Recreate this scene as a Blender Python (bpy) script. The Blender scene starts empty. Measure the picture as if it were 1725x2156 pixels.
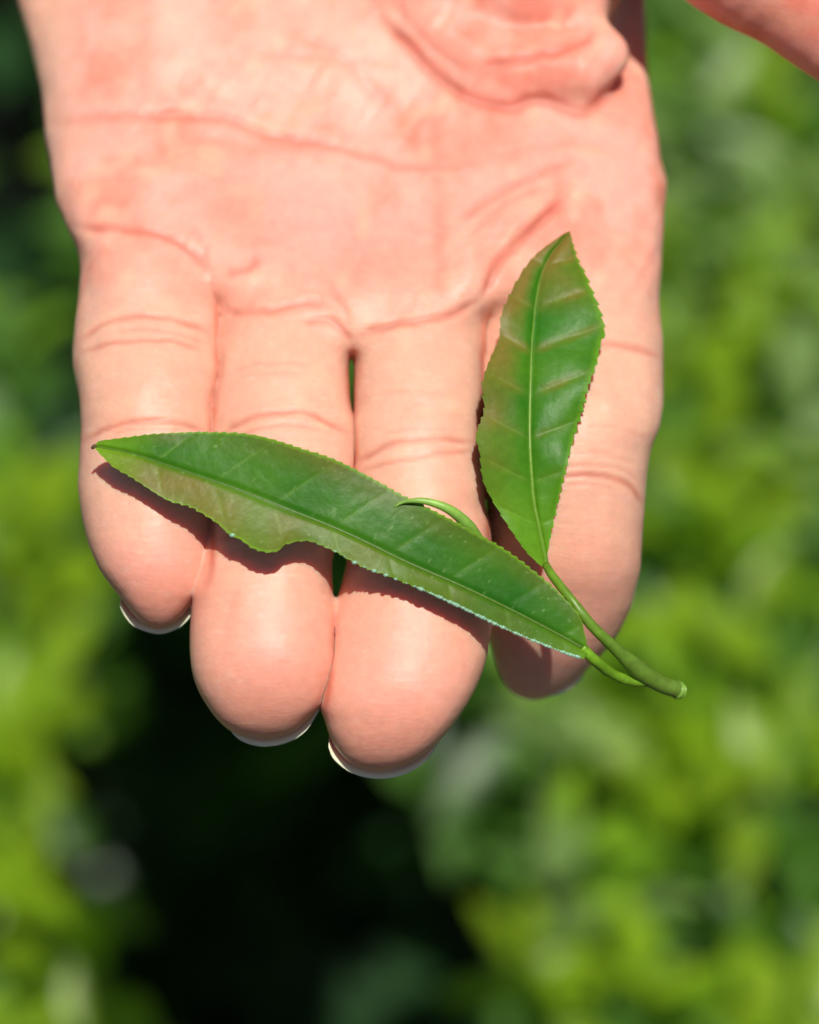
import bpy, math, random
import numpy as np
from mathutils import Matrix, Vector

# ------------------------------------------------------------------ camera, sky, sun, exposure
rng = np.random.default_rng(7); random.seed(7)
S = 0.0667e-3          # metres per unit of the measuring grid on the plane of focus
D = 0.42               # camera to plane of focus
PHI = math.radians(50) # camera looks down by this much
FOC = Vector((0, 0, 1.15))
UP = Vector((0, math.sin(PHI), math.cos(PHI)))
BK = Vector((0, -math.cos(PHI), math.sin(PHI)))
RT = Vector((1, 0, 0))
R3 = np.array([RT, UP, BK])            # rows: local axes in the world

sc = bpy.context.scene
cam_d = bpy.data.cameras.new('camera'); cam = bpy.data.objects.new('camera', cam_d)
sc.collection.objects.link(cam); sc.camera = cam
cam.matrix_world = Matrix.Translation(FOC + BK * D) @ Matrix((RT, UP, BK)).transposed().to_4x4()
cam_d.sensor_fit = 'HORIZONTAL'; cam_d.sensor_width = 24
cam_d.lens = 24 * D / (1725 * S)
cam_d.clip_start = 0.02; cam_d.clip_end = 500
cam_d.dof.use_dof = True; cam_d.dof.focus_distance = D - 0.002; cam_d.dof.aperture_fstop = 7.0

SUN_L = Vector((0.08, 0.47, 0.88)).normalized()
SUN_W = RT * SUN_L.x + UP * SUN_L.y + BK * SUN_L.z
elev = math.asin(SUN_W.z); azim = math.atan2(SUN_W.x, SUN_W.y)
w = bpy.data.worlds.new('World'); sc.world = w; w.use_nodes = True
nt = w.node_tree; bg = nt.nodes['Background']
sky = nt.nodes.new('ShaderNodeTexSky'); sky.sky_type = 'NISHITA'; sky.sun_disc = False
sky.sun_elevation = elev; sky.sun_rotation = azim
nt.links.new(sky.outputs[0], bg.inputs[0]); bg.inputs[1].default_value = 0.05
sl = bpy.data.lights.new('sun', 'SUN'); sl.energy = 5.0; sl.angle = math.radians(0.6); sl.color = (1, 0.95, 0.87)
so = bpy.data.objects.new('sun', sl); sc.collection.objects.link(so)
so.rotation_euler = SUN_W.to_track_quat('Z', 'Y').to_euler()
sc.view_settings.view_transform = 'Standard'; sc.view_settings.look = 'None'
sc.view_settings.exposure = -0.13; sc.view_settings.gamma = 1; sc.view_settings.use_curve_mapping = False
sc.render.engine = 'CYCLES'
sc.cycles.use_denoising = True
sc.cycles.max_bounces = 10; sc.cycles.transmission_bounces = 6; sc.cycles.diffuse_bounces = 5

# ------------------------------------------------------------------ helpers
def place(vx, vy, z):
    """measured x, y and depth in mm (towards the viewer) -> world metres"""
    vx = np.asarray(vx, float); vy = np.asarray(vy, float); z = np.asarray(z, float) * 1e-3
    k = (D - z) / D
    l = np.stack([(vx - 862.5) * S * k, (1078 - vy) * S * k, z + 0 * vx], -1)
    return l @ R3 + np.array(FOC)

def mesh(name, V, F, mat, smooth=True, attrs=None):
    me = bpy.data.meshes.new(name)
    V = np.ascontiguousarray(V, np.float32)
    if isinstance(F, np.ndarray):
        n = F.shape[1]
        me.vertices.add(len(V)); me.vertices.foreach_set('co', V.ravel())
        me.loops.add(F.size); me.loops.foreach_set('vertex_index', F.astype(np.int32).ravel())
        me.polygons.add(len(F))
        me.polygons.foreach_set('loop_start', np.arange(0, F.size, n, dtype=np.int32))
        me.polygons.foreach_set('loop_total', np.full(len(F), n, np.int32))
    else:
        me.from_pydata([tuple(v) for v in V], [], F)
    me.update(calc_edges=True); me.validate()
    if smooth: me.polygons.foreach_set('use_smooth', np.ones(len(me.polygons), bool))
    for k, a in (attrs or {}).items():
        a = np.asarray(a, np.float32)
        if a.ndim == 1:
            at = me.attributes.new(k, 'FLOAT', 'POINT'); at.data.foreach_set('value', a)
        else:
            if a.shape[1] == 3: a = np.concatenate([a, np.ones((len(a), 1), np.float32)], 1)
            at = me.attributes.new(k, 'FLOAT_COLOR', 'POINT'); at.data.foreach_set('color', a.ravel())
    me.materials.append(mat)
    return me

def obj(name, me, parent=None, **props):
    o = bpy.data.objects.new(name, me); sc.collection.objects.link(o)
    if parent is not None: o.parent = parent
    for k, v in props.items(): o[k] = v
    return o

def empty(name, **props):
    return obj(name, None, **props)

def prof(pts, lo=-3000, hi=2000, sig=14):
    """smooth 1-D profile through measured pairs, as a function"""
    p = np.array(sorted(pts), float)
    g = np.arange(lo - 100, hi + 100, 1.0)
    y = np.interp(g, p[:, 0], p[:, 1])
    k = np.exp(-0.5 * (np.arange(-4 * sig, 4 * sig + 1) / sig) ** 2); k /= k.sum()
    y2 = np.convolve(np.pad(y, 4 * sig, mode='edge'), k, 'valid')
    return lambda q: np.interp(q, g, y2)

def smin(a, b, k):
    h = np.clip(0.5 + 0.5 * (b - a) / k, 0, 1)
    return b + (a - b) * h - k * h * (1 - h)

def smooth_path(pts, n, sig=0.0):
    p = np.array(pts, float)
    # catmull-rom
    P = np.vstack([2 * p[0] - p[1], p, 2 * p[-1] - p[-2]])
    seg = np.linalg.norm(np.diff(p[:, :2], axis=0), axis=1); cum = np.r_[0, np.cumsum(seg)]
    out = []
    for s in np.linspace(0, cum[-1], n):
        i = min(np.searchsorted(cum, s, side='right') - 1, len(seg) - 1)
        t = (s - cum[i]) / seg[i]
        a, b, c, d = P[i], P[i + 1], P[i + 2], P[i + 3]
        out.append(0.5 * (2 * b + (c - a) * t + (2 * a - 5 * b + 4 * c - d) * t * t + (3 * b - a - 3 * c + d) * t ** 3))
    return np.array(out)

def tube(pts, rad, ns=14, flat=1.0, cap=True):
    """tube in world metres"""
    pts = np.array(pts); n = len(pts); rad = np.broadcast_to(rad, (n,))
    T = np.gradient(pts, axis=0); T /= np.linalg.norm(T, axis=1)[:, None]
    ref = np.array(BK); V = []
    for i in range(n):
        s = np.cross(T[i], ref); s /= np.linalg.norm(s); u = np.cross(s, T[i])
        a = np.linspace(0, 2 * np.pi, ns, endpoint=False)
        V.append(pts[i] + rad[i] * (np.cos(a)[:, None] * s + flat * np.sin(a)[:, None] * u))
    V = np.vstack(V); F = []
    for i in range(n - 1):
        for j in range(ns):
            k = (j + 1) % ns
            F.append((i * ns + j, i * ns + k, (i + 1) * ns + k, (i + 1) * ns + j))
    if cap:
        F.append(tuple(range(ns))[::-1]); F.append(tuple((n - 1) * ns + j for j in range(ns)))
    return V, F

def vnoise(P, scale, seed):
    """cheap smooth value noise, P (n,2 or 3) -> -1..1"""
    P = np.asarray(P, float) / scale
    i = np.floor(P).astype(np.int64); f = P - i; f = f * f * (3 - 2 * f)
    d = P.shape[1]; out = np.zeros(len(P))
    pr = np.array([73856093, 19349663, 83492791])[:d]
    for c in range(2 ** d):
        o = np.array([(c >> b) & 1 for b in range(d)])
        h = ((i + o) * pr).sum(1) ^ (seed * 2654435761 & 0xffffff)
        h = (h ^ (h >> 13)) * 1274126177 & 0x7fffffff
        h = (h ^ (h >> 16)) & 0xffff
        wgt = np.prod(np.where(o == 1, f, 1 - f), axis=1)
        out += wgt * (h / 32767.5 - 1)
    return out

def nodes(name):
    m = bpy.data.materials.new(name); m.use_nodes = True
    n = m.node_tree.nodes; l = m.node_tree.links; b = n['Principled BSDF']
    return m, n, l, b

# ------------------------------------------------------------------ materials
def skin_material():
    m, n, l, b = nodes('skin')
    at = n.new('ShaderNodeAttribute'); at.attribute_name = 'tint'
    tc = n.new('ShaderNodeTexCoord')
    ns = n.new('ShaderNodeTexNoise'); ns.inputs['Scale'].default_value = 700; ns.inputs['Detail'].default_value = 3
    l.new(tc.outputs['Object'], ns.inputs['Vector'])
    mr = n.new('ShaderNodeMapRange'); mr.inputs[3].default_value = 0.88; mr.inputs[4].default_value = 1.10
    l.new(ns.outputs['Fac'], mr.inputs[0])
    mx = n.new('ShaderNodeMix'); mx.data_type = 'RGBA'; mx.blend_type = 'MULTIPLY'; mx.inputs[0].default_value = 1
    l.new(at.outputs['Color'], mx.inputs[6]); l.new(mr.outputs[0], mx.inputs[7])
    l.new(mx.outputs[2], b.inputs['Base Color'])
    b.inputs['Subsurface Weight'].default_value = 0.85
    b.inputs['Subsurface Radius'].default_value = (1.0, 0.25, 0.12)
    b.inputs['Subsurface Scale'].default_value = 0.0026
    b.inputs['Roughness'].default_value = 0.45
    b.inputs['Specular IOR Level'].default_value = 0.28
    # skin grain: fine voronoi relief and ridges that follow the finger pads
    vo = n.new('ShaderNodeTexVoronoi'); vo.inputs['Scale'].default_value = 1500
    l.new(tc.outputs['Object'], vo.inputs['Vector'])
    wv = n.new('ShaderNodeTexWave'); wv.wave_type = 'BANDS'; wv.bands_direction = 'Z'
    wv.inputs['Scale'].default_value = 520; wv.inputs['Distortion'].default_value = 9
    wv.inputs['Detail'].default_value = 1; wv.inputs['Detail Scale'].default_value = 0.35
    l.new(tc.outputs['Object'], wv.inputs['Vector'])
    n2 = n.new('ShaderNodeTexNoise'); n2.inputs['Scale'].default_value = 260; n2.inputs['Detail'].default_value = 4
    l.new(tc.outputs['Object'], n2.inputs['Vector'])
    b1 = n.new('ShaderNodeBump'); b1.inputs['Strength'].default_value = 0.35; b1.inputs['Distance'].default_value = 0.00006
    b2 = n.new('ShaderNodeBump'); b2.inputs['Strength'].default_value = 0.06; b2.inputs['Distance'].default_value = 0.00010
    b3 = n.new('ShaderNodeBump'); b3.inputs['Strength'].default_value = 0.07; b3.inputs['Distance'].default_value = 0.0005
    d1_ = n.new('ShaderNodeVectorMath'); d1_.operation = 'DOT_PRODUCT'; d1_.inputs[1].default_value = tuple(UP * 1500)
    d2_ = n.new('ShaderNodeVectorMath'); d2_.operation = 'DOT_PRODUCT'; d2_.inputs[1].default_value = tuple(RT * 300)
    cb = n.new('ShaderNodeCombineXYZ'); n4 = n.new('ShaderNodeTexNoise'); n4.inputs['Scale'].default_value = 1.0; n4.inputs['Detail'].default_value = 2; n4.inputs['Distortion'].default_value = 0.8
    for d_ in (d1_, d2_): l.new(tc.outputs['Object'], d_.inputs[0])
    l.new(d1_.outputs['Value'], cb.inputs[0]); l.new(d2_.outputs['Value'], cb.inputs[1]); l.new(cb.outputs[0], n4.inputs['Vector'])
    b4 = n.new('ShaderNodeBump'); b4.inputs['Strength'].default_value = 0.25; b4.inputs['Distance'].default_value = 0.00012
    l.new(n4.outputs['Fac'], b4.inputs['Height']); l.new(b4.outputs[0], b1.inputs['Normal'])
    l.new(vo.outputs['Distance'], b1.inputs['Height']); l.new(wv.outputs['Fac'], b2.inputs['Height']); l.new(n2.outputs['Fac'], b3.inputs['Height'])
    l.new(b1.outputs[0], b2.inputs['Normal']); l.new(b2.outputs[0], b3.inputs['Normal']); l.new(b3.outputs[0], b.inputs['Normal'])
    return m

def nail_material():
    m, n, l, b = nodes('nail')
    at = n.new('ShaderNodeAttribute'); at.attribute_name = 'tint'
    l.new(at.outputs['Color'], b.inputs['Base Color'])
    b.inputs['Roughness'].default_value = 0.35
    b.inputs['Subsurface Weight'].default_value = 0.3; b.inputs['Subsurface Scale'].default_value = 0.001
    return m

def leaf_material(name, gloss=0.3, trans=0.35, bump=True, attr='tint', spec=0.5):
    m, n, l, b = nodes(name)
    at = n.new('ShaderNodeAttribute'); at.attribute_name = attr
    tc = n.new('ShaderNodeTexCoord')
    ns = n.new('ShaderNodeTexNoise'); ns.inputs['Scale'].default_value = 900; ns.inputs['Detail'].default_value = 4
    l.new(tc.outputs['Object'], ns.inputs['Vector'])
    mr = n.new('ShaderNodeMapRange'); mr.inputs[3].default_value = 0.8; mr.inputs[4].default_value = 1.2
    l.new(ns.outputs['Fac'], mr.inputs[0])
    mx = n.new('ShaderNodeMix'); mx.data_type = 'RGBA'; mx.blend_type = 'MULTIPLY'; mx.inputs[0].default_value = 1
    l.new(at.outputs['Color'], mx.inputs[6]); l.new(mr.outputs[0], mx.inputs[7])
    l.new(mx.outputs[2], b.inputs['Base Color'])
    b.inputs['Roughness'].default_value = gloss
    b.inputs['Specular IOR Level'].default_value = spec
    if bump:
        bp = n.new('ShaderNodeBump'); bp.inputs['Strength'].default_value = 0.35; bp.inputs['Distance'].default_value = 0.0002
        l.new(ns.outputs['Fac'], bp.inputs['Height']); l.new(bp.outputs[0], b.inputs['Normal'])
    tr = n.new('ShaderNodeBsdfTranslucent')
    br = n.new('ShaderNodeMix'); br.data_type = 'RGBA'; br.blend_type = 'MULTIPLY'; br.inputs[0].default_value = 1
    br.inputs[7].default_value = (2.0, 1.9, 0.6, 1)
    l.new(mx.outputs[2], br.inputs[6]); l.new(br.outputs[2], tr.inputs['Color'])
    ms = n.new('ShaderNodeMixShader'); ms.inputs[0].default_value = trans
    l.new(b.outputs[0], ms.inputs[1]); l.new(tr.outputs[0], ms.inputs[2])
    l.new(ms.outputs[0], n['Material Output'].inputs['Surface'])
    return m

def plain(name, col, rough=0.6, noise=None):
    m, n, l, b = nodes(name)
    b.inputs['Roughness'].default_value = rough
    if noise:
        tc = n.new('ShaderNodeTexCoord'); ns = n.new('ShaderNodeTexNoise')
        ns.inputs['Scale'].default_value = noise; ns.inputs['Detail'].default_value = 8
        l.new(tc.outputs['Object'], ns.inputs['Vector'])
        cr = n.new('ShaderNodeValToRGB')
        cr.color_ramp.elements[0].position = 0.3; cr.color_ramp.elements[1].position = 0.7
        cr.color_ramp.elements[0].color = tuple(c * 0.5 for c in col) + (1,)
        cr.color_ramp.elements[1].color = tuple(min(1, c * 1.5) for c in col) + (1,)
        l.new(ns.outputs['Fac'], cr.inputs[0]); l.new(cr.outputs[0], b.inputs['Base Color'])
        bp = n.new('ShaderNodeBump'); bp.inputs['Distance'].default_value = 0.01
        l.new(ns.outputs['Fac'], bp.inputs['Height']); l.new(bp.outputs[0], b.inputs['Normal'])
    else:
        b.inputs['Base Color'].default_value = (*col, 1)
    return m

M_SKIN = skin_material(); M_NAIL = nail_material()
M_LEAF = leaf_material('young_leaf', 0.40, 0.22, spec=0.18)
M_STEM = leaf_material('stem_skin', 0.4, 0.0)
M_BUSH = leaf_material('bush_leaf', 0.36, 0.40, bump=False, spec=0.38)
M_SOIL = plain('soil', (0.030, 0.022, 0.015), 0.95, 60)
M_WOOD = plain('branch_bark', (0.07, 0.055, 0.04), 0.85, 200)

# ------------------------------------------------------------------ ground and tea bushes
g = 60.0; n = 61
xs = np.sign(np.linspace(-1, 1, n)) * np.abs(np.linspace(-1, 1, n)) ** 3 * g
X, Y = np.meshgrid(xs, xs, indexing='ij')
Z = 0.02 * vnoise(np.c_[X.ravel() * 6, Y.ravel() * 6], 1.0, 3)
idx = np.arange(n * n).reshape(n, n)
F = np.stack([idx[:-1, :-1], idx[1:, :-1], idx[1:, 1:], idx[:-1, 1:]], -1).reshape(-1, 4)
obj('ground', mesh('ground', np.c_[X.ravel(), Y.ravel(), Z], F, M_SOIL), kind='structure',
    label='dark bare soil below the tea bushes')

def leaf_template(nl=6, fold=0.25, droop=0.18):
    """unit leaf: length 1 along +Y, normal +Z"""
    V = []; F = []
    for i in range(nl + 1):
        t = i / nl
        wdt = 0.21 * (math.sin(math.pi * min(1, t ** 0.85)) ** 0.8 if 0 < t < 1 else 0.02)
        zc = -droop * t * t
        for u in (-1, 0, 1):
            V.append((u * wdt, t, zc + fold * wdt * abs(u)))
    for i in range(nl):
        for j in range(2):
            a = i * 3 + j
            F.append((a, a + 1, a + 4, a + 3))
    return np.array(V), np.array(F)

LT, LF = leaf_template()

def rot_frames(az, pitch, roll):
    """basis for leaves: Y axis = direction az raised by pitch, rolled about it"""
    y = np.stack([np.cos(az) * np.cos(pitch), np.sin(az) * np.cos(pitch), np.sin(pitch)], -1)
    x = np.stack([np.sin(az), -np.cos(az), 0 * az], -1)
    z = np.cross(x, y)
    c = np.cos(roll)[:, None]; s = np.sin(roll)[:, None]
    return x * c + z * s, y, z * c - x * s

def canopy_top(x, y):
    P = np.c_[x, y]
    return 0.70 + 0.05 * vnoise(P, 0.22, 11) + 0.03 * vnoise(P, 0.07, 12)

def on_canopy(vx, vy, z=0.70):
    """where a measured direction meets the height of the bush tops"""
    d = np.array([(vx - 862.5) * S, (1078 - vy) * S, -D]) @ R3
    t = (z - cam.matrix_world.translation.z) / d[2]
    return (np.array(cam.matrix_world.translation) + t * d)

def inside(poly, x, y):
    c = np.zeros(len(x), bool); n_ = len(poly)
    for i in range(n_):
        x1, y1 = poly[i]; x2, y2 = poly[i - 1]
        m = (y1 > y) != (y2 > y)
        c ^= m & (x < (x2 - x1) * (y - y1) / (y2 - y1 + 1e-12) + x1)
    return c

GAPS = [[tuple(on_canopy(a, b)[:2]) for a, b in g_] for g_ in (
    [(60, 430), (80, 900), (100, 1250), (105, 1500), (150, 1750), (170, 2400), (1060, 2400), (1060, 2050), (1130, 1850), (1080, 1700), (1040, 1560), (960, 1330), (330, 1180), (280, 430)],
    [(-500, -650), (140, -650), (190, 260), (180, 500), (60, 500), (-300, 430)],
    [(1060, 1640), (1240, 1650), (1480, 1680), (1600, 1850), (1560, 2000), (1400, 1960), (1290, 1870), (1060, 1860)],
    [(1610, 760), (1760, 740), (1760, 830), (1640, 850)],
    [(1640, 1130), (1760, 1120), (1760, 1200), (1660, 1210)],
    [(1420, 1200), (1460, 1200), (1470, 1330), (1420, 1320)])]

def in_gap(x, y):
    wob = 0.008 * vnoise(np.c_[x, y], 0.04, 5)
    o = np.zeros(len(x), bool)
    for p in GAPS: o |= inside(p, x + wob, y + wob)
    return o

CAMP = np.array(cam.matrix_world.translation)
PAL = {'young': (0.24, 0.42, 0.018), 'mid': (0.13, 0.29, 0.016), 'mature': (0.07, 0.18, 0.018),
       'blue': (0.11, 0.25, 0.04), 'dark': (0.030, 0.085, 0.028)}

def gen_leaves(n_shoots, x0, x1, y0, y1):
    """shoots of leaves over the canopy; returns base, frames, length, colour, is_top"""
    bx = []; col = []; L = []; az = []; pit = []; rol = []
    for _ in range(n_shoots):
        x = rng.uniform(x0, x1); y = rng.uniform(y0, y1)
        if in_gap(np.array([x]), np.array([y]))[0]: continue
        depth = rng.exponential(0.038)
        zt = canopy_top(np.array([x]), np.array([y]))[0] - depth
        if zt < 0.2: continue
        nl = rng.integers(4, 8); a0 = rng.uniform(0, 6.28)
        big = rng.uniform(0.8, 1.2)
        fresh = rng.random() < (0.45 if depth < 0.05 else 0.12)
        for k in range(nl):
            f = k / (nl - 1)
            bx.append((x + rng.normal(0, .006), y + rng.normal(0, .006), zt - 0.055 * f))
            az.append(a0 + k * 2.4 + rng.normal(0, .3))
            pit.append(1.15 - 1.15 * f + rng.normal(0, .2)); rol.append(rng.normal(0, .35))
            L.append(big * (0.018 + 0.026 * f) * rng.uniform(0.85, 1.15))
            if fresh and f < 0.75:
                c = np.array(PAL['young']) * (1 - f) + np.array(PAL['mid']) * f
            else:
                c = np.array(PAL['mature'] if rng.random() < .6 else PAL['blue'])
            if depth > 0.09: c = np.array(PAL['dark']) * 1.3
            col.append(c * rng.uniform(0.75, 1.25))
    return np.array(bx), np.array(az), np.array(pit), np.array(rol), np.array(L), np.array(col)

def assemble(base, az, pit, rol, L, col):
    ax, ay, a_z = rot_frames(az, pit, rol)
    V = base[:, None, :] + L[:, None, None] * (LT[None, :, 0:1] * ax[:, None] + LT[None, :, 1:2] * ay[:, None] + LT[None, :, 2:3] * a_z[:, None])
    F = LF[None] + (np.arange(len(base)) * len(LT))[:, None, None]
    C = np.repeat(col, len(LT), axis=0)
    return V.reshape(-1, 3), F.reshape(-1, 4), C

base, az, pit, rol, LL, col = gen_leaves(7500, -0.95, 0.95, -0.05, 1.5)
# fresh shoots that stand out
HERO = [(60, 1080, 'y'), (40, 1180, 'y'), (50, 1500, 'y'), (100, 1400, 'y'), (40, 1780, 'y'), (110, 1930, 'y'), (180, 2130, 'y'), (60, 2090, 'y'), (20, 1000, 'y'), (70, 1650, 'y'),
        (1330, 2000, 'y'), (1260, 2080, 'y'), (1110, 2000, 'y'), (1620, 2080, 'y'), (1600, 700, 'y'), (1500, 640, 'y'), (1650, 1450, 'y'), (1400, 1600, 'y'), (1340, 1500, 'y'),
        (1160, 1530, 'p'), (1220, 1820, 'p'), (1480, 180, 'p'), (1520, 480, 'p'), (1700, 400, 'p'), (1650, 870, 'p'), (1440, 520, 'y'), (1640, 560, 'y'), (1440, 300, 'p'), (1600, 200, 'y'), (1560, 60, 'p'), (1650, 330, 'y'), (1420, 760, 'y'), (1700, 600, 'p'), (1450, 1050, 'y'), (1600, 960, 'y'), (1560, 1250, 'y'), (1530, 1100, 'y'), (1690, 1650, 'y'), (1140, 2100, 'y')]
PAL['y'] = (0.235, 0.38, 0.012); PAL['p'] = (0.22, 0.34, 0.10)
for hx, hy, hc in HERO:
    c0_ = on_canopy(hx, hy, 0.735)
    k_ = 5; aa = rng.uniform(0, 6.28)
    for q in range(k_):
        base = np.vstack([base, c0_ + np.array([rng.normal(0, .008), rng.normal(0, .008), -.006 * q])])
        az = np.r_[az, aa + q * 2.4]; pit = np.r_[pit, 0.9 - .2 * q + rng.normal(0, .15)]; rol = np.r_[rol, rng.normal(0, .3)]
        LL = np.r_[LL, rng.uniform(.022, .036)]; col = np.vstack([col, np.array(PAL[hc]) * rng.uniform(.8, 1.1)])
# shaded inner leaves under the canopy
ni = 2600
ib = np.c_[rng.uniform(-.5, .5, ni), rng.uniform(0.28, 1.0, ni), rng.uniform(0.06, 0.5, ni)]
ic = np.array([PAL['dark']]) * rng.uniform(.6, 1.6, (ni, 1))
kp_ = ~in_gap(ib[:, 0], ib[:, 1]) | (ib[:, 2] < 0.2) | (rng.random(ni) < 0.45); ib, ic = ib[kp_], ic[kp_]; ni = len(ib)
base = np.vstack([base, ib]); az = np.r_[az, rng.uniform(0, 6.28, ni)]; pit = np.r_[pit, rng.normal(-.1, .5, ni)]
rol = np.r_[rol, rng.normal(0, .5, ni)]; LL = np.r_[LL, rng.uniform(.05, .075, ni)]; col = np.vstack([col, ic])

bush = np.where(base[:, 0] < -0.13, 0, np.where(base[:, 0] > 0.045 + 0.1 * np.clip(base[:, 1] - .3, 0, 1), 2, 1))
lab = ['tea bush at the left edge with lit yellow green shoots',
       'dark shaded tea bush in the gap below the fingertips',
       'broad sunlit tea bush filling the right side behind the hand']
# which leaves show, and how large
rel = base + 0 - CAMP
loc = rel @ R3.T
dist = -loc[:, 2]; px = loc[:, 0] / dist * D / S + 862.5; py = 1078 - loc[:, 1] / dist * D / S
vis = (px > -60) & (px < 1790) & (py > -60) & (py < 2220)
hid = (px > 200) & (px < 1300) & (py < 1350)
topness = base[:, 2] - canopy_top(base[:, 0], base[:, 1])
score = np.where(vis & ~hid & (topness > -0.09), LL / dist, -1)
single = np.zeros(len(base), bool)
order = np.argsort(-score)[:300]
single[order[score[order] > 0]] = True
GRP = 'tea bushes behind the hand'
for b in range(3):
    root = empty('tea_bush', label=lab[b], category='bush', group=GRP)
    s = (bush == b) & ~single
    cx, cy = base[bush == b, 0].mean(), base[bush == b, 1].mean()
    root.location = (cx, cy, 0)
    off = np.array([cx, cy, 0])
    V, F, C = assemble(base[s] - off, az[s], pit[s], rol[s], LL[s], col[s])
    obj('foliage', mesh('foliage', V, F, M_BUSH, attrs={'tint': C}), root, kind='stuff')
    # woody framework
    for k in range(7):
        tx, ty = base[bush == b][rng.integers(0, (bush == b).sum())][:2]
        if in_gap(np.array([tx]), np.array([ty]))[0]: continue
        gx, gy = cx + (tx - cx) * .35, cy + (ty - cy) * .35
        pts = smooth_path([(gx, gy, -0.02), (gx * .7 + tx * .3, gy * .7 + ty * .3, .22), (gx * .3 + tx * .7 + .02, gy * .3 + ty * .7, .45), (tx, ty, .62)], 12)
        V, F = tube(pts - off, np.linspace(.011, .003, 12), 8)
        obj('branch', mesh('branch', V, F, M_WOOD), root)
    # leaves large enough to be picked out
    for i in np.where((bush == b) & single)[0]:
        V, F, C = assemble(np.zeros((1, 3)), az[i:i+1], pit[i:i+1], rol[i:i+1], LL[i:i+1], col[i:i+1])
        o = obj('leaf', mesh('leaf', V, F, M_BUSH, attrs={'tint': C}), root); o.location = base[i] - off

# ------------------------------------------------------------------ the hand (implicit surface, one continuous mesh)
U = S * 1e3       # mm per grid unit
zb = prof([(-2600, -125), (-700, -58), (0, -34), (250, -25), (500, -15.5), (700, -9), (930, -2), (1200, 2), (1700, 2)], sig=60)

FINGERS = {
 'little': dict(
    L=[(250, 150), (480, 146), (545, 165), (600, 168), (690, 160), (760, 155), (830, 165), (900, 172), (960, 168), (1020, 163), (1090, 172), (1140, 184), (1200, 206), (1260, 236), (1340, 262)],
    R=[(250, 440), (560, 440), (620, 449), (660, 459), (723, 455), (773, 460), (858, 446), (903, 444), (1000, 448), (1119, 448), (1185, 446), (1250, 434), (1340, 400)],
    zf=[(250, -27), (450, -17), (600, -11.5), (700, -7.5), (890, -2.5), (1050, 0.2), (1200, 1.8), (1330, 2.6)],
    h=[(300, 9), (600, 9.2), (900, 8.6), (1100, 8.2), (1330, 8)], tip=1326, cap=175, px=2.25),
 'ring': dict(
    L=[(300, 470), (560, 462), (640, 462), (723, 459), (773, 464), (858, 450), (903, 448), (1000, 444), (1119, 440), (1185, 424), (1250, 408), (1328, 400), (1420, 401), (1560, 410)],
    R=[(300, 735), (719, 738), (764, 735), (836, 734), (903, 742), (971, 745), (1060, 735), (1130, 712), (1180, 698), (1280, 702), (1385, 703), (1470, 700), (1560, 694)],
    zf=[(300, -26), (500, -16), (650, -10.5), (870, -2.5), (1130, 2.4), (1350, 5.4), (1558, 7.0)],
    h=[(300, 9.5), (650, 9.8), (900, 9.4), (1130, 8.8), (1558, 8.6)], tip=1557, cap=200, px=2.45),
 'middle': dict(
    L=[(300, 750), (719, 748), (764, 746), (836, 748), (903, 750), (971, 750), (1060, 740), (1120, 734), (1190, 730), (1240, 716), (1285, 707), (1361, 700), (1450, 684), (1513, 674), (1620, 664)],
    R=[(300, 1010), (620, 1014), (800, 1014), (903, 1004), (950, 1006), (1012, 1014), (1080, 1024), (1200, 1030), (1312, 1028), (1372, 1028), (1422, 1012), (1507, 976), (1620, 930)],
    zf=[(300, -26), (550, -14), (700, -9), (930, -1.4), (1180, 2.6), (1420, 5.6), (1625, 7.2)],
    h=[(300, 10), (700, 10), (930, 9.5), (1180, 9), (1625, 8.8)], tip=1625, cap=190, px=2.45),
 'index': dict(
    L=[(300, 1030), (632, 1020), (800, 1020), (950, 1013), (1060, 1026), (1200, 1034), (1312, 1030), (1377, 1030), (1475, 1024)],
    R=[(300, 1386), (420, 1387), (480, 1379), (540, 1376), (620, 1385), (700, 1392), (780, 1397), (850, 1398), (900, 1390), (945, 1371), (1000, 1362), (1110, 1354), (1200, 1349), (1280, 1330), (1340, 1300), (1400, 1262), (1475, 1225)],
    zf=[(300, -27), (500, -18), (730, -10.5), (900, -5.5), (1000, -4.2), (1200, -6.5), (1300, -11), (1475, -19)],
    h=[(300, 10.5), (730, 10), (1000, 9.2), (1200, 8.6), (1475, 8.2)], tip=1474, cap=165, px=2.25),
}
palmL = prof([(-2600, 330), (-1400, 190), (-700, 40), (-300, 0), (0, 36), (90, 60), (190, 85), (260, 91), (300, 96), (380, 116), (440, 131), (500, 150), (560, 168), (800, 200)], sig=10)
palmR = prof([(-2600, 1500), (-1400, 1340), (-700, 1270), (-300, 1320), (0, 1360), (130, 1364), (200, 1371), (250, 1380), (350, 1390), (420, 1388), (480, 1379), (560, 1378), (800, 1340)], sig=22)
palmH = prof([(-2600, 27), (-1300, 22), (-600, 17), (0, 14), (400, 11.5), (700, 9.5)], sig=40)
palmEnd = prof([(0, 470), (150, 500), (300, 575), (450, 628), (600, 690), (743, 738), (880, 715), (1018, 660), (1150, 610), (1380, 620), (1600, 620)], sig=25)

def stretch(a, b, step, lo, hi, grow=1.07, mx=45):
    mid = list(np.arange(a, b, step)); s = step; x = mid[-1]
    while x < hi: s = min(s * grow, mx); x += s; mid.append(x)
    s = step; x = a; pre = []
    while x > lo: s = min(s * grow, mx); x -= s; pre.append(x)
    return np.array(pre[::-1] + mid, np.float32)

GX = stretch(20, 1730, 6, -180, 2300)
GY = stretch(-40, 1690, 6, -2500, 1700)
GZ = np.arange(-42, 33, 0.45).astype(np.float32)
nx, ny, nz = len(GX), len(GY), len(GZ)
F3 = np.empty((nx, ny, nz), np.float32)
X2 = GX[:, None]; Y2 = GY[None, :]

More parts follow.
